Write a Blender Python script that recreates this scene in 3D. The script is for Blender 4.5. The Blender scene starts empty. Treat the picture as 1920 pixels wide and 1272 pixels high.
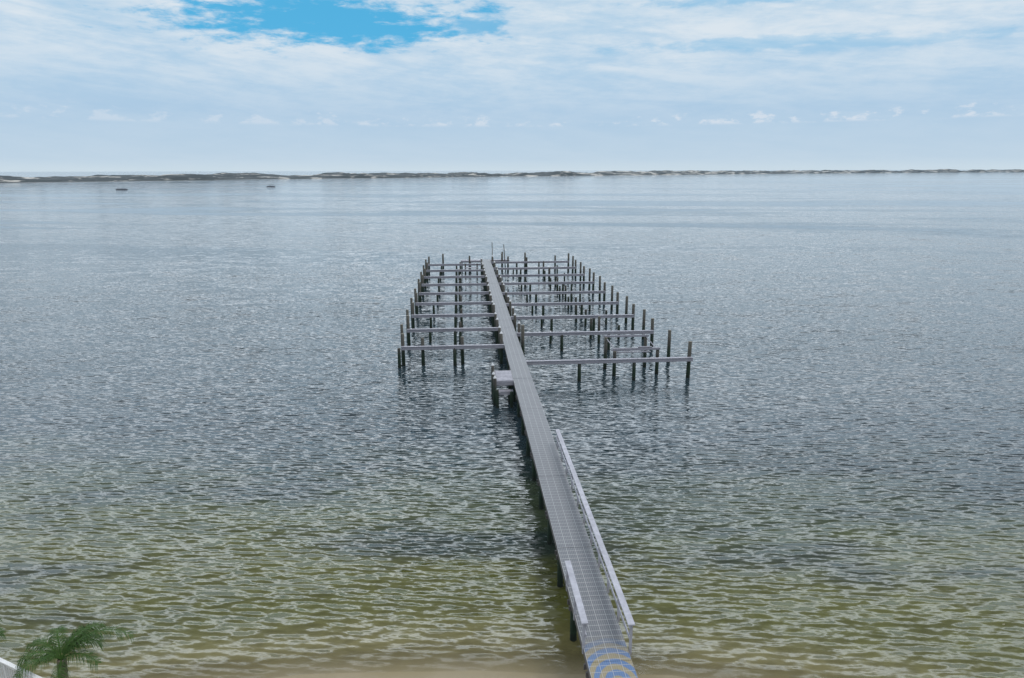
import bpy, bmesh, math, random
from mathutils import Vector, Matrix, noise as mnoise
random.seed(7)
scene = bpy.context.scene
scene.view_settings.view_transform='Standard'
scene.view_settings.look='None'
scene.view_settings.exposure=0
COL = scene.collection

# ---------------------------------------------------------------- node helpers
class NT:
    def __init__(s, tree):
        s.t=tree; s.n=tree.nodes; s.l=tree.links
    def node(s, typ, ins=None, **kw):
        n=s.n.new(typ)
        for k,v in kw.items(): setattr(n,k,v)
        if ins:
            for k,v in ins.items(): s.set(n.inputs[k],v)
        return n
    def set(s, sock, v):
        if isinstance(v, bpy.types.NodeSocket): s.l.new(v,sock)
        else: sock.default_value=v
    def m(s, op, a, b=None, c=None, clamp=False):
        n=s.n.new('ShaderNodeMath'); n.operation=op; n.use_clamp=clamp
        s.set(n.inputs[0],a)
        if b is not None: s.set(n.inputs[1],b)
        if c is not None: s.set(n.inputs[2],c)
        return n.outputs[0]
    def smooth(s, v, a, b, c=0.0, d=1.0):
        n=s.n.new('ShaderNodeMapRange'); n.interpolation_type='SMOOTHSTEP'
        s.set(n.inputs[0],v); 
        for i,x in enumerate((a,b,c,d)): s.set(n.inputs[i+1],x)
        return n.outputs[0]
    def mix(s, f, a, b, blend='MIX'):
        n=s.n.new('ShaderNodeMix'); n.data_type='RGBA'; n.blend_type=blend
        s.set(n.inputs[0],f)
        for i,x in ((6,a),(7,b)):
            if isinstance(x,tuple) and len(x)==3: x=(*x,1)
            s.set(n.inputs[i],x)
        return n.outputs[2]
    def comb(s,x,y,z=0.0):
        n=s.n.new('ShaderNodeCombineXYZ')
        for i,v in enumerate((x,y,z)): s.set(n.inputs[i],v)
        return n.outputs[0]
    def noise(s, vec, scale, detail=3, rough=.5, dist=0.0, color=False):
        n=s.n.new('ShaderNodeTexNoise')
        s.set(n.inputs['Vector'],vec); s.set(n.inputs['Scale'],scale)
        n.inputs['Detail'].default_value=detail; n.inputs['Roughness'].default_value=rough
        n.inputs['Distortion'].default_value=dist
        return n.outputs['Color' if color else 'Fac']
    def ramp(s, v, stops):
        n=s.n.new('ShaderNodeValToRGB'); s.set(n.inputs[0],v)
        e=n.color_ramp.elements
        while len(e)<len(stops): e.new(.5)
        for el,(p,c) in zip(e,stops):
            el.position=p; el.color=(*c,1)
        return n.outputs[0]

def new_mat(name):
    m=bpy.data.materials.new(name); m.use_nodes=True
    t=NT(m.node_tree); b=m.node_tree.nodes['Principled BSDF']
    return m,t,b
def objco(t):
    n=t.n.new('ShaderNodeTexCoord'); 
    sp=t.n.new('ShaderNodeSeparateXYZ'); t.l.new(n.outputs['Object'],sp.inputs[0])
    return n.outputs['Object'],sp.outputs[0],sp.outputs[1],sp.outputs[2]

# ---------------------------------------------------------------- camera
TH=math.atan(316/1280)
cam=bpy.data.cameras.new('camera'); cam.sensor_width=36; cam.lens=24
cam.clip_start=.1; cam.clip_end=200000
co=bpy.data.objects.new('camera',cam); COL.objects.link(co)
co.matrix_world=Matrix.Translation((0,0,18.5))@Matrix.Rotation(math.pi/2-TH,4,'X')@Matrix.Rotation(math.radians(-.12),4,'Z')
scene.camera=co

# ---------------------------------------------------------------- sun and sky
SUN_EL=math.radians(64); SUN_AZ=math.radians(115)
sl=bpy.data.lights.new('sun','SUN'); sl.energy=1.3; sl.angle=math.radians(12); sl.color=(1,.96,.9)
so=bpy.data.objects.new('sun',sl); COL.objects.link(so)
sd=Vector((math.sin(SUN_AZ)*math.cos(SUN_EL),math.cos(SUN_AZ)*math.cos(SUN_EL),math.sin(SUN_EL)))
so.rotation_euler=sd.to_track_quat('Z','Y').to_euler(); so.location=(30,40,80)

w=bpy.data.worlds.new('World'); scene.world=w; w.use_nodes=True
t=NT(w.node_tree); bg=w.node_tree.nodes['Background']; bg.inputs['Strength'].default_value=.1
sky=t.node('ShaderNodeTexSky',sky_type='NISHITA'); sky.sun_disc=False
sky.sun_elevation=SUN_EL; sky.sun_rotation=SUN_AZ; sky.air_density=1; sky.dust_density=.6; sky.ozone_density=1.5
tc=t.n.new('ShaderNodeTexCoord'); sp=t.n.new('ShaderNodeSeparateXYZ'); t.l.new(tc.outputs['Generated'],sp.inputs[0])
X,Y,Z=sp.outputs
az=t.m('ARCTAN2',X,Y); el=t.m('ARCSINE',Z)
P=t.comb(t.m('MULTIPLY',az,1.0),t.m('MULTIPLY',el,3.6),0.0)
wisp=t.noise(P,7.0,9,.62,.3)
fine=t.noise(P,26.0,7,.65,.2)
def c10(r,g,b): 
    f=lambda v:((v/255)/12.92 if v/255<.04045 else ((v/255+.055)/1.055)**2.4)
    return (f(r),f(g),f(b))
elr=t.m('DIVIDE',el,.26,clamp=True)
veil=t.ramp(elr,[(0,c10(202,219,230)),(.06,c10(190,211,228)),(.3,c10(173,202,227)),(.5,c10(174,205,230)),(.8,c10(178,208,231)),(1,c10(168,200,226))])
veil=t.mix(1.0,veil,(10,10,10),'MULTIPLY')
white=(7.2,7.95,8.6,1)
blue=t.mix(1.0,sky.outputs[0],(.75,1.1,1.35,1),'MULTIPLY')
blue=t.mix(.8,blue,(.7,4.5,7.5,1))
hi=t.smooth(el,.04,.18)
streak=t.noise(t.comb(az,t.m('ADD',t.m('MULTIPLY',el,8.0),t.m('MULTIPLY',az,.8)),4.0),5.0,8,.6,.5)
wsum=t.m('ADD',t.m('ADD',t.m('MULTIPLY',wisp,.33),t.m('MULTIPLY',fine,.22)),t.m('MULTIPLY',streak,.45))
wfac=t.m('MULTIPLY',t.smooth(wsum,.37,.62),t.m('MULTIPLY_ADD',hi,.82,.12))
col=t.mix(wfac,veil,white)
def gap(a0,e0,wa,we):
    dx=t.m('DIVIDE',t.m('SUBTRACT',az,a0),wa); dy=t.m('DIVIDE',t.m('SUBTRACT',el,e0),we)
    d=t.m('SQRT',t.m('ADD',t.m('MULTIPLY',dx,dx),t.m('MULTIPLY',dy,dy)))
    rag=t.m('ADD',t.m('MULTIPLY',t.m('SUBTRACT',wisp,.5),2.4),t.m('MULTIPLY',t.m('SUBTRACT',fine,.5),2.4))
    return t.smooth(t.m('ADD',d,rag),.45,1.35,1.0,0.0)
g=gap(-.25,.190,.18,.032)
for a,k_ in (((-.045,.188,.04,.012),.75),((-.42,.222,.12,.012),.6),((.31,.158,.15,.007),.3),((.47,.150,.12,.006),.2),((.36,.212,.16,.009),.4)):
    k=gap(*a)
    g=t.m('MAXIMUM',g,t.m('MULTIPLY',k,k_))
col=t.mix(g,col,blue)
# broken overcast above with an added unseen glow band to brighten water reflections
oc_=t.mix(t.smooth(wisp,.38,.62),(5.6,6.7,7.8,1),(9.2,9.7,10.2,1))
ga=t.m('DIVIDE',t.m('ADD',az,.05),1.05); ge=t.m('DIVIDE',t.m('SUBTRACT',el,.47),.15)
glow=t.m('EXPONENT',t.m('MULTIPLY',t.m('ADD',t.m('MULTIPLY',ga,ga),t.m('MULTIPLY',ge,ge)),-1.0))
gm=t.m('MULTIPLY_ADD',glow,5.5,1.0)
oc_=t.mix(1.0,oc_,t.comb(gm,gm,gm),'MULTIPLY')
col=t.mix(t.smooth(el,.235,.34),col,oc_)
cp=t.comb(az,t.m('MULTIPLY',el,2.2),3.0)
cn=t.noise(cp,34.0,6,.6)
cl=t.noise(t.comb(az,0.0,7.0),5.0,2,.5)
base=t.smooth(el,.058,.063); top=t.m('SUBTRACT',el,.062)
cum=t.smooth(t.m('SUBTRACT',t.m('ADD',cn,t.m('MULTIPLY',t.m('SUBTRACT',cl,.5),.5)),t.m('MULTIPLY',top,11.0)),.46,.60)
cum=t.m('MULTIPLY',t.m('MULTIPLY',cum,base),t.smooth(az,-.5,.2,.3,.6))
col=t.mix(cum,col,(7.6,8.0,8.6,1))
t.l.new(col,bg.inputs['Color'])

# ---------------------------------------------------------------- mesh helpers
def obj_from_bm(bm,name,mats,parent=None,smooth=False):
    me=bpy.data.meshes.new(name); bm.to_mesh(me); bm.free()
    for m in (mats if isinstance(mats,(list,tuple)) else [mats]): me.materials.append(m)
    if smooth:
        for p in me.polygons: p.use_smooth=True
    o=bpy.data.objects.new(name,me); COL.objects.link(o)
    if parent: o.parent=parent
    return o
def empty(name,loc=(0,0,0),rz=0):
    e=bpy.data.objects.new(name,None); e.empty_display_size=.5; COL.objects.link(e)
    e.location=loc; e.rotation_euler=(0,0,rz); return e
def box(bm,c,s,rot=None,mi=0):
    M=Matrix.Translation(c)@(rot or Matrix.Identity(4))@Matrix.Diagonal((*s,1))
    r=bmesh.ops.create_cube(bm,size=1,matrix=M)
    for v in r['verts']:
        for f in v.link_faces: f.material_index=mi
def tube(bm,p0,p1,r0,r1,seg=10,mi=0,cap=True):
    p0=Vector(p0);p1=Vector(p1);d=p1-p0
    M=Matrix.Translation((p0+p1)/2)@d.to_track_quat('Z','Y').to_matrix().to_4x4()
    r=bmesh.ops.create_cone(bm,cap_ends=cap,segments=seg,radius1=r0,radius2=r1,depth=d.length,matrix=M)
    for v in r['verts']:
        for f in v.link_faces: f.material_index=mi

# ---------------------------------------------------------------- materials
pile_m,t,b=new_mat('weathered_pile'); oc,x,y,z=objco(t)
n=t.noise(t.comb(t.m('MULTIPLY',x,6.0),t.m('MULTIPLY',y,6.0),t.m('MULTIPLY',z,1.2)),3.0,5,.6)
zz=t.m('ADD',z,t.m('MULTIPLY',t.m('SUBTRACT',n,.5),.9))
c=t.ramp(t.m('DIVIDE',zz,3.6,clamp=True),[(0,(.006,.010,.006)),(.16,(.008,.022,.011)),(.36,(.018,.032,.021)),(.52,(.06,.056,.05)),(1,(.14,.13,.11))])
c=t.mix(t.smooth(n,.45,.7),c,t.mix(1.0,c,(1.7,1.7,1.6),'MULTIPLY'))
t.l.new(c,b.inputs['Base Color']); b.inputs['Roughness'].default_value=.85
cap_m,t,b=new_mat('pile_cap'); b.inputs['Base Color'].default_value=(.6,.61,.63,1); b.inputs['Roughness'].default_value=.5
def timber(name,col,var=.35,sc=1.0):
    m,t,b=new_mat(name); oc,x,y,z=objco(t)
    n=t.noise(t.comb(t.m('MULTIPLY',x,2.0*sc),t.m('MULTIPLY',y,2.0*sc),t.m('MULTIPLY',z,7.0)),2.0,6,.65)
    n2=t.noise(oc,.7,2,.5)
    d=tuple(v*(1-var) for v in col)
    c=t.mix(t.smooth(n,.3,.7),d,col); c=t.mix(t.m('MULTIPLY',t.smooth(n2,.4,.7),.3),c,(col[0]*.6,col[1]*.6,col[2]*.6))
    t.l.new(c,b.inputs['Base Color']); b.inputs['Roughness'].default_value=.75
    return m
beam_m=timber('weathered_beam',(.32,.315,.36))
rail_m=timber('rail_plank',(.38,.38,.43),.25)
joist_m=timber('joist_wood',(.12,.11,.11))
white_m=timber('white_paint',(.66,.66,.66),.1)
deck_m,t,b=new_mat('deck_grating'); oc,x,y,z=objco(t)
def lines(v,period,width):
    f=t.m('FRACT',t.m('DIVIDE',v,period)); f=t.m('ABSOLUTE',t.m('SUBTRACT',f,.5))
    return t.smooth(f,.5-width,.5-width*.4)
sx=lines(t.m('ADD',x,.775),.3875,.045); sy=lines(y,.305,.07)
seam=t.m('MAXIMUM',sx,sy)
hx=lines(x,.0775,.36); hy=lines(y,.061,.3)
hole=t.m('SUBTRACT',1.0,t.m('MAXIMUM',hx,hy))
n=t.noise(oc,.8,4,.6); n2=t.noise(oc,9.0,3,.6)
base=t.mix(n,(.11,.115,.13),(.18,.185,.20))
rib=t.mix(hole,base,(.04,.045,.055))
c=t.mix(seam,rib,(.29,.29,.30))
c=t.mix(t.m('MULTIPLY',n2,.2),c,(.1,.1,.1))
yy=t.m('SUBTRACT',y,-.35); xx=t.m('MULTIPLY',t.m('SUBTRACT',x,.1),1.0)
rr=t.m('SQRT',t.m('ADD',t.m('MULTIPLY',xx,xx),t.m('MULTIPLY',t.m('MULTIPLY',yy,yy),.45)))
ring=t.m('SINE',t.m('ADD',t.m('MULTIPLY',rr,17.0),t.m('MULTIPLY',n,2.5)))
pc=t.mix(t.smooth(ring,-.3,.3),(.28,.22,.09),(.045,.14,.34))
pf=t.m('MULTIPLY',t.smooth(y,2.4,.6),t.m('MULTIPLY_ADD',n2,.5,.35))
pf=t.m('MULTIPLY',pf,t.smooth(seam,0,1,1,.3))
c=t.mix(pf,c,pc)
t.l.new(c,b.inputs['Base Color']); b.inputs['Roughness'].default_value=.6

# ---------------------------------------------------------------- pier
ANG=math.atan2(.0752,.9972)
pier=empty('wooden_pier',(3.42,19.46,0),ANG)
DZ=2.0
HW=.775
bm=bmesh.new()
s=-14.0
while s<111.3:
    L=min(3.7,111.3-s)
    box(bm,(random.uniform(-.008,.008),s+L/2,DZ-.03+random.uniform(-.006,.006)),(2*HW,L-.015,.06))
    s+=3.7
obj_from_bm(bm,'walkway_deck',deck_m,pier)
bm=bmesh.new()
for tt in (-HW+.03,0,HW-.03):
    box(bm,(tt,48.6,DZ-.20),(.06,125,.24))
k=-4
ps=[]
while 4.6+3.7*k<112:
    s=4.6+3.7*k; ps.append(s); k+=1
for s in ps:
    box(bm,(0,s+.2,DZ-.40),(2*HW+.15,.08,.2)); box(bm,(0,s-.2,DZ-.40),(2*HW+.15,.08,.2))
obj_from_bm(bm,'stringers',joist_m,pier)

piles=bmesh.new(); caps=bmesh.new()
def pile(t_,s_,top,r=.15,cap=False,tilt=.012):
    a=random.uniform(-tilt,tilt); c=random.uniform(-tilt,tilt)
    zb=-1.6; H=top-zb
    tube(piles,(t_-a*H*.5,s_-c*H*.5,zb),(t_+a*H*.5,s_+c*H*.5,top),r*1.08,r*.93,10)
    if cap:
        tube(caps,(t_+a*H*.5,s_+c*H*.5,top-.05),(t_+a*H*.5,s_+c*H*.5,top+.16),r*1.06,.03,10)
R=random.uniform
for s in ps:
    if s<44:
        for sg in (-1,1): pile(sg*(HW-.16),s,DZ-.28,.14)
LB=[45.3+7.5*k for k in range(9)]
beams=bmesh.new()
def beam(t0,t1,s,z=DZ):
    z+=R(-.02,.02); sk=R(-.004,.004)
    rot=Matrix.Rotation(sk,4,'Z')
    c=(t0+t1)/2; L=abs(t1-t0)
    box(beams,(c,s-.13,z-.17),(L,.055,.30),rot); box(beams,(c,s+.13,z-.172),(L,.055,.30),rot)
    n=max(2,int(L/4.9)); 
    for i in range(n):
        a=t0+(t1-t0)*i/n; b_=t0+(t1-t0)*(i+1)/n
        box(beams,((a+b_)/2,s,z+R(.0,.008)),(abs(b_-a)-.015,.36,.04),rot)
for i,s in enumerate(LB):
    beam(-10.75,-HW-.004,s)
    pile(-10.6,s+.32,DZ+1.35+R(-.15,.15),.17)
    pile(-10.95,s-3.75 if i else s-.35,(DZ+1.3+R(-.2,.1)) if i else DZ-.05,.16)
    pile(-5.6,s,DZ-.2,.17)
    if i in (0,):
        pile(-8.7,s-.1+.45,DZ+.75,.17); pile(-4.85,s+.45,DZ+.75,.17)
    else:
        pile(-8.4+R(-.3,.3),s+R(.9,2),DZ-R(.1,.6),.15)
        pile(-5.0+R(-.2,.2),s+R(1.2,2.2),DZ+R(-.3,.6),.15,cap=R(0,1)<.3)
    pile(-1.05,s+.3,DZ+.95+R(-.15,.15),.16,cap=True)
    pile(-1.02,s-3.6,DZ+.75+R(-.15,.15),.15,cap=True) if i>0 else None
    pile(1.05,s+R(-.2,.2)+2.2,DZ+1.0+R(-.15,.15),.16,cap=True) if i else None
RB=[39.2]+[50+8.2*k for k in range(8)]
for i,s in enumerate(RB):
    beam(HW+.004,15.95 if i==0 else 15.35,s)
    pile(15.75 if i==0 else 15.35,s+.34,DZ+1.3+R(-.12,.12),.18)
    pile(5.6,s,DZ-.22,.17,cap=False); pile(10.6,s,DZ-.22,.17)
    nx=RB[i+1] if i<8 else s+4
    if i<8: pile(15.5,(s+nx)/2+.2,DZ+1.4+R(-.15,.12),.17)
    if i>0:
        pile(1.1,s+.32,DZ+.95+R(-.1,.15),.16,cap=True)
        if i<8: pile(10.2+R(-.25,.25),s+R(2.6,3.6),DZ+R(.0,1.0),.15); pile(9.6+R(-.2,.2),s+R(5.0,6.6),DZ+R(-.6,.5),.15)
        if i<8: pile(12.6+R(-.3,.3),s+R(2.6,5),DZ+R(-.5,.3),.14)
        if i<8: pile(4.7+R(-.2,.2),s+R(2.5,3.4),DZ-R(.4,.8),.14,cap=True)
pile(1.2,47.0,3.55,.18)
for tt,h in ((-8.1,3.5),(-3.2,3.1),(2.9,3.4),(4.0,2.9),(7.2,3.6),(7.6,2.6),(12.9,3.0)):
    pile(tt,108.5+R(-.6,.6),h,.17)
pile(3.0,109.8,3.6,.17)
tube(piles,(1.25,110.5,-1),(1.15,110.5,5.3),.08,.07,8)
tube(piles,(3.7,109.6,-1),(3.3,109.6,5.0),.10,.08,8)
box(beams,(-2.8,110.4,DZ-.03),(4.0,1.5,.06)); box(beams,(-2.8,109.62,DZ-.2),(4.0,.06,.3))
box(beams,(2.6,110.6,DZ-.03),(3.6,1.0,.06)); box(beams,(2.6,110.07,DZ-.2),(3.6,.06,.3))
for tt in (-4.6,-3.0,4.2): pile(tt,110.4,DZ-.08,.14)
box(beams,(-2.9,104.0,DZ-.55),(2.6,1.1,.08))
for tt in (-4.0,-1.9): pile(tt,104.0,DZ+.2,.13)
for k in range(10):
    box(beams,(-1.46,33.72+.29*k,DZ-.035+R(-.004,.004)),(1.33,.27,.05))
box(beams,(-1.46,33.52,DZ-.22),(1.4,.06,.34)); box(beams,(-2.17,35.1,DZ-.22),(.06,2.9,.34))
box(beams,(-1.5,33.2,DZ-.75),(1.3,.55,.06)); box(beams,(-1.5,32.9,DZ-.90),(1.3,.05,.2))
for tt,s,h in ((-2.3,33.35,2.35),(-2.33,34.6,2.3),(-2.33,36.3,2.55),(-2.15,32.75,1.5),(-1.0,32.75,1.3),(-1.05,34.2,1.7)):
    pile(tt,s,h,.14,cap=h>2)
lift=empty('boat_lift',(0,0,0)); lift.parent=pier
bl=bmesh.new()
for tt,s,h in ((9.1,40.6,2.35),(13.2,40.9,2.5),(8.75,43.0,3.1),(12.7,43.3,3.1)):
    pile(tt,s,h,.17)
box(bl,(11.15,40.75,2.5),(4.5,.14,.18)); box(bl,(10.75,43.15,3.15),(4.4,.14,.18))
for a,b_ in (((9.2,40.75,2.42),(8.8,43.1,3.0)),((13.1,40.9,2.42),(12.7,43.2,3.0))):
    tube(bl,a,b_,.05,.05,6)
box(bl,(11,41.7,1.95),(3.6,.14,.1)); box(bl,(11,42.4,1.95),(3.6,.14,.1))
tube(bl,(11.3,40.75,2.66),(12.6,40.75,2.66),.07,.07,8)
obj_from_bm(bl,'lift_frame',beam_m,lift)
obj_from_bm(piles,'piles',pile_m,pier,smooth=False)
obj_from_bm(caps,'pile_caps',cap_m,pier)
obj_from_bm(beams,'cross_beams',beam_m,pier)

def handrail(name,tt,s0,s1):
    bm=bmesh.new()
    L=s1-s0; c=(s0+s1)/2; sg=1 if tt>0 else -1
    nseg=max(1,round(L/3.7))
    for i in range(nseg):
        a=s0+L*i/nseg; b_=s0+L*(i+1)/nseg
        box(bm,(tt,(a+b_)/2,DZ+1.02+R(-.004,.004)),(.24,b_-a-.012,.045))
    box(bm,(tt-sg*.055,c,DZ+.92),(.04,L-.05,.14))
    box(bm,(tt-sg*.055,c,DZ+.5),(.04,L-.05,.12))
    n=max(2,round(L/1.85))
    for i in range(n+1):
        s=s0+.12+(L-.24)*i/n
        box(bm,(tt+sg*.012,s,DZ+.36),(.09,.09,1.27))
    obj_from_bm(bm,name,rail_m,pier)
handrail('handrail_long',HW+.085,1.3,20.0)
handrail('handrail_short',-HW-.085+.1,1.5,5.5)

# ---------------------------------------------------------------- water
wat,t,b=new_mat('sea_water'); oc,x,y,z=objco(t)
shore_y=t.m('SUBTRACT',22.25,t.m('MULTIPLY',t.m('POWER',t.m('ABSOLUTE',t.m('ADD',x,1.8)),2.0),.0085))
big=t.noise(t.comb(t.m('MULTIPLY',x,.05),t.m('MULTIPLY',y,.13),2.0),1.0,4,.55)
big2=t.noise(t.comb(t.m('MULTIPLY',x,.05),t.m('MULTIPLY',y,.18),9.0),1.0,5,.6)
dsh=t.m('SUBTRACT',y,shore_y)
yw=t.m('ADD',y,t.m('MULTIPLY',t.m('SUBTRACT',big,.5),14.0))
yw=t.m('ADD',yw,t.m('MULTIPLY',x,.06))
sand_c=(.14,.12,.055); olive=(.075,.076,.023); grn=(.046,.057,.026); deep=(.022,.035,.043)
c=t.mix(t.smooth(dsh,.2,4.5),sand_c,olive)
c=t.mix(t.smooth(yw,26.0,36.0),c,grn)
c=t.mix(t.smooth(yw,32.0,47.0),c,deep)
c=t.mix(t.m('MULTIPLY',t.smooth(big2,.46,.64),t.m('MULTIPLY',t.smooth(dsh,1.5,8.0,0.0,.75),t.smooth(y,75.0,40.0))),c,(.013,.023,.028))
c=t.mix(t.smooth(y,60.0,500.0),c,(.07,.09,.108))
def rot(a):
    ca,sa=math.cos(a),math.sin(a)
    return (t.m('ADD',t.m('MULTIPLY',x,ca),t.m('MULTIPLY',y,-sa)), t.m('ADD',t.m('MULTIPLY',x,sa),t.m('MULTIPLY',y,ca)))
def slopes(vec,scale,detail,rough,dist,kx,ky):
    cc=t.noise(vec,scale,detail,rough,dist,color=True)
    s_=t.n.new('ShaderNodeSeparateColor'); t.l.new(cc,s_.inputs[0])
    return t.m('MULTIPLY',t.m('SUBTRACT',s_.outputs[0],.5),kx), t.m('MULTIPLY',t.m('SUBTRACT',s_.outputs[1],.5),ky)
def wave(vec,scale,dist,dscale,k):
    wv=t.n.new('ShaderNodeTexWave'); wv.wave_type='BANDS'; wv.bands_direction='Y'; wv.wave_profile='SIN'
    t.l.new(vec,wv.inputs['Vector']); wv.inputs['Scale'].default_value=scale; wv.inputs['Distortion'].default_value=dist
    wv.inputs['Detail'].default_value=2; wv.inputs['Detail Scale'].default_value=dscale; wv.inputs['Detail Roughness'].default_value=.55
    return t.m('MULTIPLY',t.m('SUBTRACT',wv.outputs['Fac'],.5),k)
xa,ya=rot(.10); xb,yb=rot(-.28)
caustic=t.noise(t.comb(t.m('MULTIPLY',xb,.5),yb,11.0),1.6,3,.55,.6)
c=t.mix(1.0,c,t.comb(*[t.smooth(caustic,.35,.65,.88,1.14)]*3),'MULTIPLY')  # caustic-like ripple light and dark painted into the water's base colour
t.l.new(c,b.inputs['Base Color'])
A=slopes(t.comb(t.m('MULTIPLY',xa,.27),ya,0.0),4.2,3,.6,.15,.40,1.45)
B=slopes(t.comb(t.m('MULTIPLY',xb,.30),yb,5.0),2.0,2,.5,.15,.26,.80)
C=slopes(t.comb(t.m('MULTIPLY',x,.45),y,8.0),.42,3,.55,.2,.18,1.0)
D=slopes(t.comb(t.m('MULTIPLY',xa,.5),ya,14.0),.13,3,.6,.2,.08,.5)
W1=wave(t.comb(t.m('MULTIPLY',xa,.32),ya,0.0),.75,4.0,1.4,.30)
W2=wave(t.comb(t.m('MULTIPLY',xb,.32),yb,3.0),.48,4.0,1.1,.18)
midf=t.smooth(y,40.0,110.0,.08,1.0); farf=t.smooth(y,120.0,350.0,.15,1.0)
SX=t.m('ADD',t.m('ADD',A[0],B[0]),C[0])
SY=t.m('ADD',t.m('ADD',A[1],B[1]),t.m('ADD',t.m('MULTIPLY',C[1],midf),t.m('MULTIPLY',D[1],farf)))
SY=t.m('ADD',SY,t.m('ADD',W1,W2))
# wind streaks and slicks
st=t.noise(t.comb(t.m('MULTIPLY',x,.0028),t.m('ADD',t.m('MULTIPLY',y,.012),t.m('MULTIPLY',x,.0015)),1.0),1.0,5,.6,.5)
calm=t.m('MULTIPLY',t.smooth(st,.48,.58),t.smooth(y,80.0,240.0))
amp=t.m('MULTIPLY_ADD',calm,-.9,1.0)
gust=t.noise(t.comb(t.m('MULTIPLY',x,.04),t.m('MULTIPLY',y,.06),3.0),1.0,3,.5)
amp=t.m('MULTIPLY',amp,t.smooth(gust,.3,.7,.75,1.15))
amp=t.m('MULTIPLY',amp,t.smooth(dsh,-.3,5.0,.5,1.0))
amp=t.m('MULTIPLY',amp,t.smooth(y,100.0,700.0,1.0,.75))
nrm=t.node('ShaderNodeVectorMath',operation='NORMALIZE')
t.l.new(t.comb(t.m('MULTIPLY',SX,amp),t.m('MULTIPLY',SY,amp),1.0),nrm.inputs[0])
t.l.new(nrm.outputs[0],b.inputs['Normal'])
b.inputs['Roughness'].default_value=.05; b.inputs['IOR'].default_value=1.33
tr=t.n.new('ShaderNodeBsdfTransparent'); ms=t.n.new('ShaderNodeMixShader')
t.l.new(t.smooth(dsh,-.3,2.0,.15,1.0),ms.inputs[0]); t.l.new(tr.outputs[0],ms.inputs[1]); t.l.new(b.outputs[0],ms.inputs[2])
out=[n for n in t.n if n.type=='OUTPUT_MATERIAL'][0]; t.l.new(ms.outputs[0],out.inputs['Surface'])
bm=bmesh.new()
ys=[8,60,200,1000,5000,20000,70000]; xs=[-70000,-5000,-500,-60,60,500,5000,70000]
g=[[bm.verts.new((X_,Y_,0)) for X_ in xs] for Y_ in ys]
for i in range(len(ys)-1):
    for j in range(len(xs)-1): bm.faces.new((g[i][j],g[i][j+1],g[i+1][j+1],g[i+1][j]))
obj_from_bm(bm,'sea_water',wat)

# ---------------------------------------------------------------- beach
sand,t,b=new_mat('beach_sand'); oc,x,y,z=objco(t)
n=t.noise(oc,3.0,8,.65); n2=t.noise(oc,.3,3,.5)
c=t.mix(n,(.28,.24,.17),(.42,.38,.30)); c=t.mix(t.smooth(z,.25,-.02),c,(.19,.155,.085))
c=t.mix(t.m('MULTIPLY',t.smooth(n2,.45,.6),.3),c,(.26,.22,.16))
t.l.new(c,b.inputs['Base Color']); b.inputs['Roughness'].default_value=.9
bp=t.n.new('ShaderNodeBump'); bp.inputs['Strength'].default_value=.6; bp.inputs['Distance'].default_value=.06; t.l.new(n,bp.inputs['Height']); t.l.new(bp.outputs[0],b.inputs['Normal'])
bm=bmesh.new()
def sandz(X_,Y_):
    sy=22.25-.0085*(min(abs(X_+1.8),28))**2
    d=sy-Y_
    z=.10*d if d<12 else 1.2+.01*(d-12)
    return max(-2.5,min(z,2.6))+.05*mnoise.noise(Vector((X_*.4,Y_*.4,0)))
xs=[-120+2.0*i for i in range(121)]; ys=[-80,-50,-30,-15,-5]+[i for i in range(0,46)]
g=[[bm.verts.new((X_,Y_,sandz(X_,Y_))) for X_ in xs] for Y_ in ys]
for i in range(len(ys)-1):
    for j in range(len(xs)-1): bm.faces.new((g[i][j],g[i][j+1],g[i+1][j+1],g[i+1][j]))
obj_from_bm(bm,'beach_sand',sand,smooth=True)

# ---------------------------------------------------------------- barrier island
isl,t,b=new_mat('dune_island'); oc,x,y,z=objco(t)
n=t.noise(t.comb(t.m('MULTIPLY',x,.012),t.m('MULTIPLY',y,.02),t.m('MULTIPLY',z,.2)),1.0,5,.65)
n2=t.noise(t.comb(t.m('MULTIPLY',x,.05),t.m('MULTIPLY',y,.05),z),1.0,4,.6)
veg=t.mix(n2,(.012,.020,.026),(.038,.046,.048))
n=t.m('ADD',n,t.smooth(x,-700.0,400.0,0.0,.04))
c=t.mix(t.smooth(n,.55,.63),veg,(.42,.40,.37))
c=t.mix(t.smooth(z,.5,.1),c,(.15,.15,.14))
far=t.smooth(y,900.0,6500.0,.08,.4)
c=t.mix(far,c,(.13,.18,.22))  # bluish distance haze painted into the island colour
t.l.new(c,b.inputs['Base Color']); b.inputs['Roughness'].default_value=1
pts=[(-2600,700),(-1500,980),(-870,1150),(-571,1545),(-300,1850),(0,2230),(560,2750),(1306,3500),(2500,4300),(4000,5000),(8000,6400)]
pl=[]
for i in range(len(pts)-1):
    a=Vector(pts[i]); b_=Vector(pts[i+1]); n_=int((b_-a).length/9)
    for k in range(n_): pl.append(a.lerp(b_,k/n_))
bm=bmesh.new(); rows=[]
for p in pl:
    j=18*mnoise.noise(Vector((p.x*.006,p.y*.006,5)))
    row=[]
    dist=p.length
    sc=1.25+dist/3500
    for q in range(15):
        f=q/14; wd=260*f+j
        px_=p.x-wd*.35; py_=p.y+wd
        env=min(1,f*9)*min(1,(1-f)*6)
        a=mnoise.noise(Vector((px_*.008,py_*.008,0)))*.5+.5
        b2=mnoise.noise(Vector((px_*.03,py_*.03,3)))*.5+.5
        c2=mnoise.noise(Vector((px_*.11,py_*.11,6)))*.5+.5
        z=-.4+env*(1.5+sc*(11.5*max(0,a-.30)+3.5*max(0,b2-.3))+2.8*c2)
        row.append(bm.verts.new((px_,py_,z)))
    rows.append(row)
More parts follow.
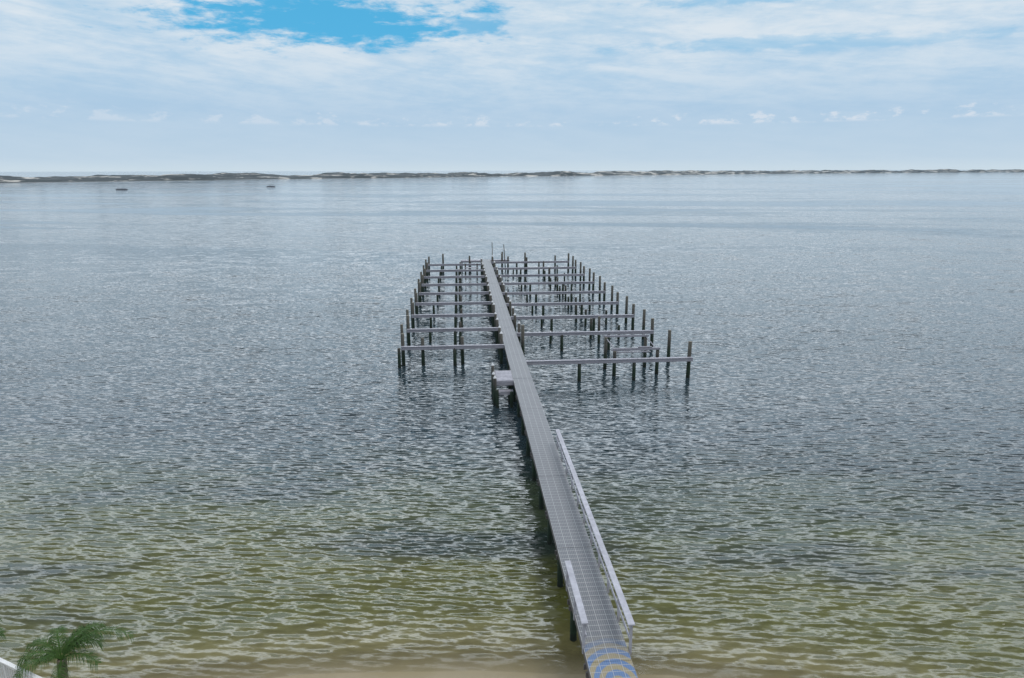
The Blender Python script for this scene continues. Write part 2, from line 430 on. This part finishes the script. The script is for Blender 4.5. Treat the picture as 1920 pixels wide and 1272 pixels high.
for i in range(len(rows)-1):
    for q in range(14): bm.faces.new((rows[i][q],rows[i+1][q],rows[i+1][q+1],rows[i][q+1]))
bmesh.ops.recalc_face_normals(bm,faces=bm.faces)
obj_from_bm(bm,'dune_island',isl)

# ---------------------------------------------------------------- boats
hull_m=timber('boat_hull',(.10,.12,.15),.1); alu_m=timber('boat_side',(.25,.27,.30),.1); canv=timber('boat_canopy',(.03,.045,.07),.1)
def pontoon(loc,rz,L=9.5):
    e=empty('pontoon_boat',loc,rz)
    bm=bmesh.new()
    for sy in (-1.1,1.1):
        tube(bm,(-L/2,sy,.15),(L/2-1.2,sy,.15),.38,.38,10); tube(bm,(L/2-1.2,sy,.15),(L/2,sy,.4),.38,.05,10)
    obj_from_bm(bm,'pontoons',hull_m,e)
    bm=bmesh.new(); box(bm,(-.3,0,.62),(L-.8,2.9,.14))
    for sy in (-1.4,1.4): box(bm,(-.2,sy,1.05),(L-1.8,.06,.65))
    box(bm,(L/2-1.1,0,1.05),(.06,2.8,.65)); box(bm,(-L/2+.7,0,1.05),(.06,2.8,.65))
    box(bm,(-.4,.7,1.2),(.7,.8,1.0)); box(bm,(-L/2-.1,0,.7),(.5,.45,1.1))
    obj_from_bm(bm,'deck_and_fence',alu_m,e)
    bm=bmesh.new(); box(bm,(-.9,0,2.95),(L*.5,2.8,.12))
    for sx_ in (-.9-L*.22,-.9+L*.22):
        for sy in (-1.35,1.35): tube(bm,(sx_,sy,.7),(sx_,sy,2.9),.05,.05,6)
    for k in range(4):
        box(bm,(-3+k*1.8,-1.0,1.0),(1.1,.6,.6))
    obj_from_bm(bm,'canopy',canv,e)
pontoon((-397,712,0),math.radians(8),11)
pontoon((-286,830,0),math.radians(175),10)
pontoon((2650,3600,0),0,22)

# ---------------------------------------------------------------- palm
trunk_m=timber('palm_trunk',(.16,.13,.10),.5)
leaf_m,t,b=new_mat('palm_leaf'); oc,x,y,z=objco(t)
n=t.noise(oc,5.0,3,.6); c=t.mix(n,(.020,.052,.012),(.06,.115,.025)); t.l.new(c,b.inputs['Base Color'])
b.inputs['Roughness'].default_value=.6; b.inputs['Specular IOR Level'].default_value=.15
def palm(loc,H,nf,FL,seed,dirs=None):
    rnd=random.Random(seed)
    e=empty('palm_tree',loc)
    bm=bmesh.new(); prev=Vector((0,0,-.4)); k=12
    for i in range(1,k+1):
        p=Vector((.25*math.sin(i/k*1.3)-0.0,.1*(i/k)**2,H*i/k)); tube(bm,prev,p,.17-.04*i/k+.02,.17-.04*i/k,10); prev=p
    obj_from_bm(bm,'trunk',trunk_m,e)
    top=prev; bm=bmesh.new()
    for f in range(nf):
        if dirs and f<len(dirs): a,up,L=dirs[f]
        else:
            a=f*2.399+rnd.uniform(-.2,.2); up=rnd.uniform(.2,1.1); L=FL*rnd.uniform(.8,1.1)
        d=Vector((math.cos(a),math.sin(a),0)); side=Vector((-d.y,d.x,0))
        N=44; pos=top.copy(); ang=up; P_=[]
        for i in range(N+1):
            P_.append((pos.copy(),ang)); 
            pos=pos+(d*math.cos(ang)+Vector((0,0,math.sin(ang))))*(L/N); ang-=(1.5+up*.35)/N*(.5+1.0*i/N)
        for i in range(N):
            tube(bm,P_[i][0],P_[i+1][0],.022*(1-i/N)+.006,.022*(1-(i+1)/N)+.006,4)
            if i<5: continue
            q,an=P_[i]; fr=i/N
            ll=.72*math.sin(math.pi*min(1,(fr*.80+.12)))**.6*FL/2.0
            for sg in (-1,1):
              for sub in (0,.5):
                qq=q.lerp(P_[i+1][0],sub)
                T=(d*math.cos(an)+Vector((0,0,math.sin(an))))
                dr=(side*sg*.9+T*rnd.uniform(.6,1.1)+Vector((0,0,rnd.uniform(-.25,.55)))).normalized()
                l=ll*rnd.uniform(.7,1.2)
                m1=qq+dr*l*.5+Vector((0,0,-.06*l)); m2=qq+dr*l*.92+Vector((0,0,-.45*l-.06*rnd.random()))
                wv_=T*.008
                v=[bm.verts.new(z_) for z_ in (qq-wv_,qq+wv_,m1+wv_*1.1,m1-wv_*1.1,m2)]
                bm.faces.new((v[0],v[1],v[2],v[3])); bm.faces.new((v[3],v[2],v[4]))
    obj_from_bm(bm,'fronds',leaf_m,e)
palm((-14.9,18.95,.3),2.8,13,1.4,3,[(.15,1.0,2.7),(-.15,.7,1.5),(1.2,1.1,1.4),(2.9,1.05,1.4),(2.2,1.2,1.4),(.7,1.25,1.7)])
palm((-18.6,19.3,.3),3.1,11,1.5,5)

# ---------------------------------------------------------------- white fence bottom-left
fe=empty('white_fence',(0,0,0)); bm=bmesh.new()
A=Vector((-18.5,19.84,0)); B=Vector((-13.2,17.42,0)); d=(B-A); L=d.length; ang=math.atan2(d.y,d.x); rot_=Matrix.Rotation(ang,4,'Z')
c=(A+B)/2
box(bm,(c.x,c.y,3.15),(L,.12,.04),rot_); box(bm,(c.x,c.y,3.07),(L,.04,.1),rot_); box(bm,(c.x,c.y,2.25),(L,.05,.1),rot_)
n_=5
for i in range(n_+1):
    p=A.lerp(B,i/n_); box(bm,(p.x,p.y,1.55),(.1,.1,3.1),rot_)
for i in range(45):
    p=A.lerp(B,(i+.5)/45); box(bm,(p.x,p.y,2.66),(.035,.035,.76),rot_)
obj_from_bm(bm,'fence_rails',white_m,fe)
